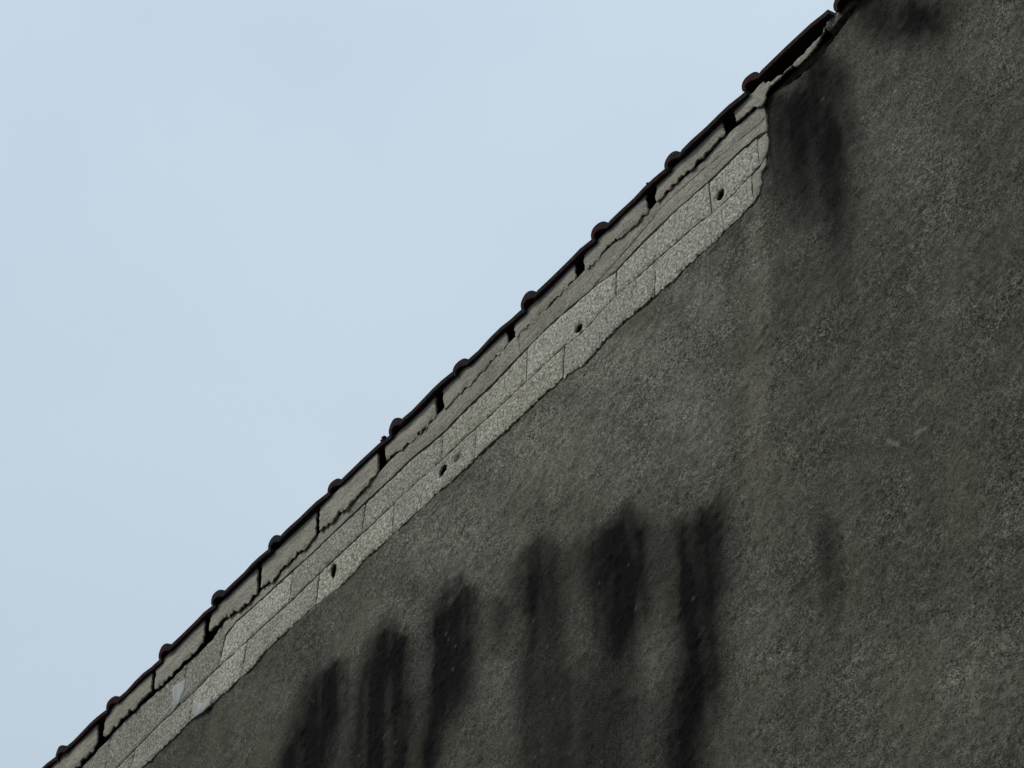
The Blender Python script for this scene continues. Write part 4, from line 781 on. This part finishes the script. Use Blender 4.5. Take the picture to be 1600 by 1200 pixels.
PITCHU = 0.3161
def tile_mesh(seed):
    rd = np.random.default_rng(seed)
    rw, rh, th, ln = 0.066 + rd.uniform(-.003, .003), 0.023 + rd.uniform(-.002, .003), 0.014, 0.44
    prof, inner = [], []
    for a in np.linspace(math.pi, 0.10, 17):
        c, s = math.cos(a), math.sin(a)
        prof.append((rw / 2 + rw / 2 * c, -0.008 + (rh + .008) * s ** 0.8))
        t_ = 0.5 + 0.5 * c
        inner.append((0.010 + (rw - 0.016) * t_, -0.015 + (rh - 0.003) * (s ** 0.8) * (1 - t_) ** 0.6))
    pan = [(rw + 0.012, 0.000), (rw + 0.05, 0.0005), (rw + 0.11, 0.0012), (rw + 0.16, 0.0012), (rw + 0.20, 0.000), (PITCHU - .006, -0.003), (PITCHU + .010, -0.004)]
    prof += pan
    inner += [(x, z - th - 0.002) for x, z in pan]
    prof, inner = np.array(prof), np.array(inner)
    ring = np.concatenate([prof, inner[::-1]])
    n = len(ring)
    ss = [0.0, 0.004, 0.05, 0.15, ln]
    V, F = [], []
    for j, s in enumerate(ss):
        for i, (x, z) in enumerate(ring):
            cx, cz = ring.mean(0)
            wob = 0.0013 * float(vnoise(x + seed, s, 45, 3)) + 0.002 * float(vnoise(x + seed * 3, s, 12, 5))
            k = 0.0
            yy = s + (0.003 * float(vnoise(x * 1.0 + seed * 7, 0.3, 28, 8)) if j < 2 else 0)
            sh = 0.0018 if j == 0 else 0.0
            if i < len(prof): V.append((x, yy, z - sh + wob))
            else: V.append((x, yy, z + sh + wob))
    for j in range(len(ss) - 1):
        for i in range(n):
            a, b_ = j * n + i, j * n + (i + 1) % n
            F.append((a, b_, b_ + n, a + n))
    m_ = len(prof)
    for i in range(m_ - 1):                       # front and back rims
        F.append((i, n - 1 - i, n - 2 - i, i + 1))
        o = (len(ss) - 1) * n
        F.append((o + i + 1, o + n - 2 - i, o + n - 1 - i, o + i))
    me = mesh_from('roof_tile', V, F)
    bm = bmesh.new(); bm.from_mesh(me); bmesh.ops.recalc_face_normals(bm, faces=bm.faces); bm.to_mesh(me); bm.free()
    me.polygons.foreach_set('use_smooth', [True] * len(me.polygons))
    try:
        me.set_sharp_from_angle(angle=R(40))
    except Exception:
        pass
    return me

meshes = [tile_mesh(s) for s in range(1, 7)]
eu = np.array([0, 1, 3, 4, 6, 7, 9, 10, 11]); ez = np.array([p[1] + 0.0174 for p in EAVE]); ex = np.array([p[0] for p in EAVE])
n0 = 0
for row in range(2):
    for n in range(-12, 25):
        u = float(np.interp(n, eu, ex)) if 0 <= n <= 11 else ex[0] + n * PITCHU
        if u < X0 or u + PITCHU > X1 + .1: continue
        zc = float(np.interp(n, eu, ez)) if 0 <= n <= 11 else EZ
        if n > 11: u, zc = u + 0.02, zc - 0.012
        me = meshes[(n * 5 + row * 3 + 60) % 6]
        o = bpy.data.objects.new('roof_tile', me)
        COL.objects.link(o)
        if not me.materials: me.materials.append(M_TILE)
        o.parent = roof
        s = row * 0.36
        jy = random.uniform(-.003, .003)
        o.location = (u, EY + jy + s * math.cos(PITCH), zc * (1 - row) + EZ * row + s * math.sin(PITCH) + row * .016)
        o.rotation_euler = (PITCH + random.uniform(-.01, .01), random.uniform(-.006, .006), random.uniform(-.006, .006))

# ------------------------------------------------------------------ moss tufts on the tile edge
ML = ['tiny dark moss tuft on the tile edge above the eave gap near the top right',
      'small pale moss lump on the tile edge just below the middle clay roll',
      'small ragged moss lump lying on the tile edge lower down the eave']
for i, (u, z) in enumerate(MOSSPTS):
    bm = bmesh.new()
    k_ = 5 + 3 * i
    for j in range(k_ * 2):
        r = random.uniform(.002, .0042)
        mt_ = Matrix.Translation((random.uniform(-.004, .004) * (1 + 2 * (i > 0)), random.uniform(-.004, .006), random.uniform(-.002, .004)))
        bmesh.ops.create_icosphere(bm, subdivisions=1, radius=r, matrix=mt_)
    for v in bm.verts: v.co += Vector((random.uniform(-1, 1), random.uniform(-1, 1), random.uniform(-1, 1))) * .0012
    me = bpy.data.meshes.new('moss_tuft'); bm.to_mesh(me); bm.free()
    o = link('moss_tuft', me, M_MOSS)
    zc = float(np.interp(u, ex, ez))
    o.location = (u, EY + .004, zc + .0025)
    o['label'] = ML[i]; o['category'] = 'moss'; o['group'] = 'moss tufts along the tile edge'
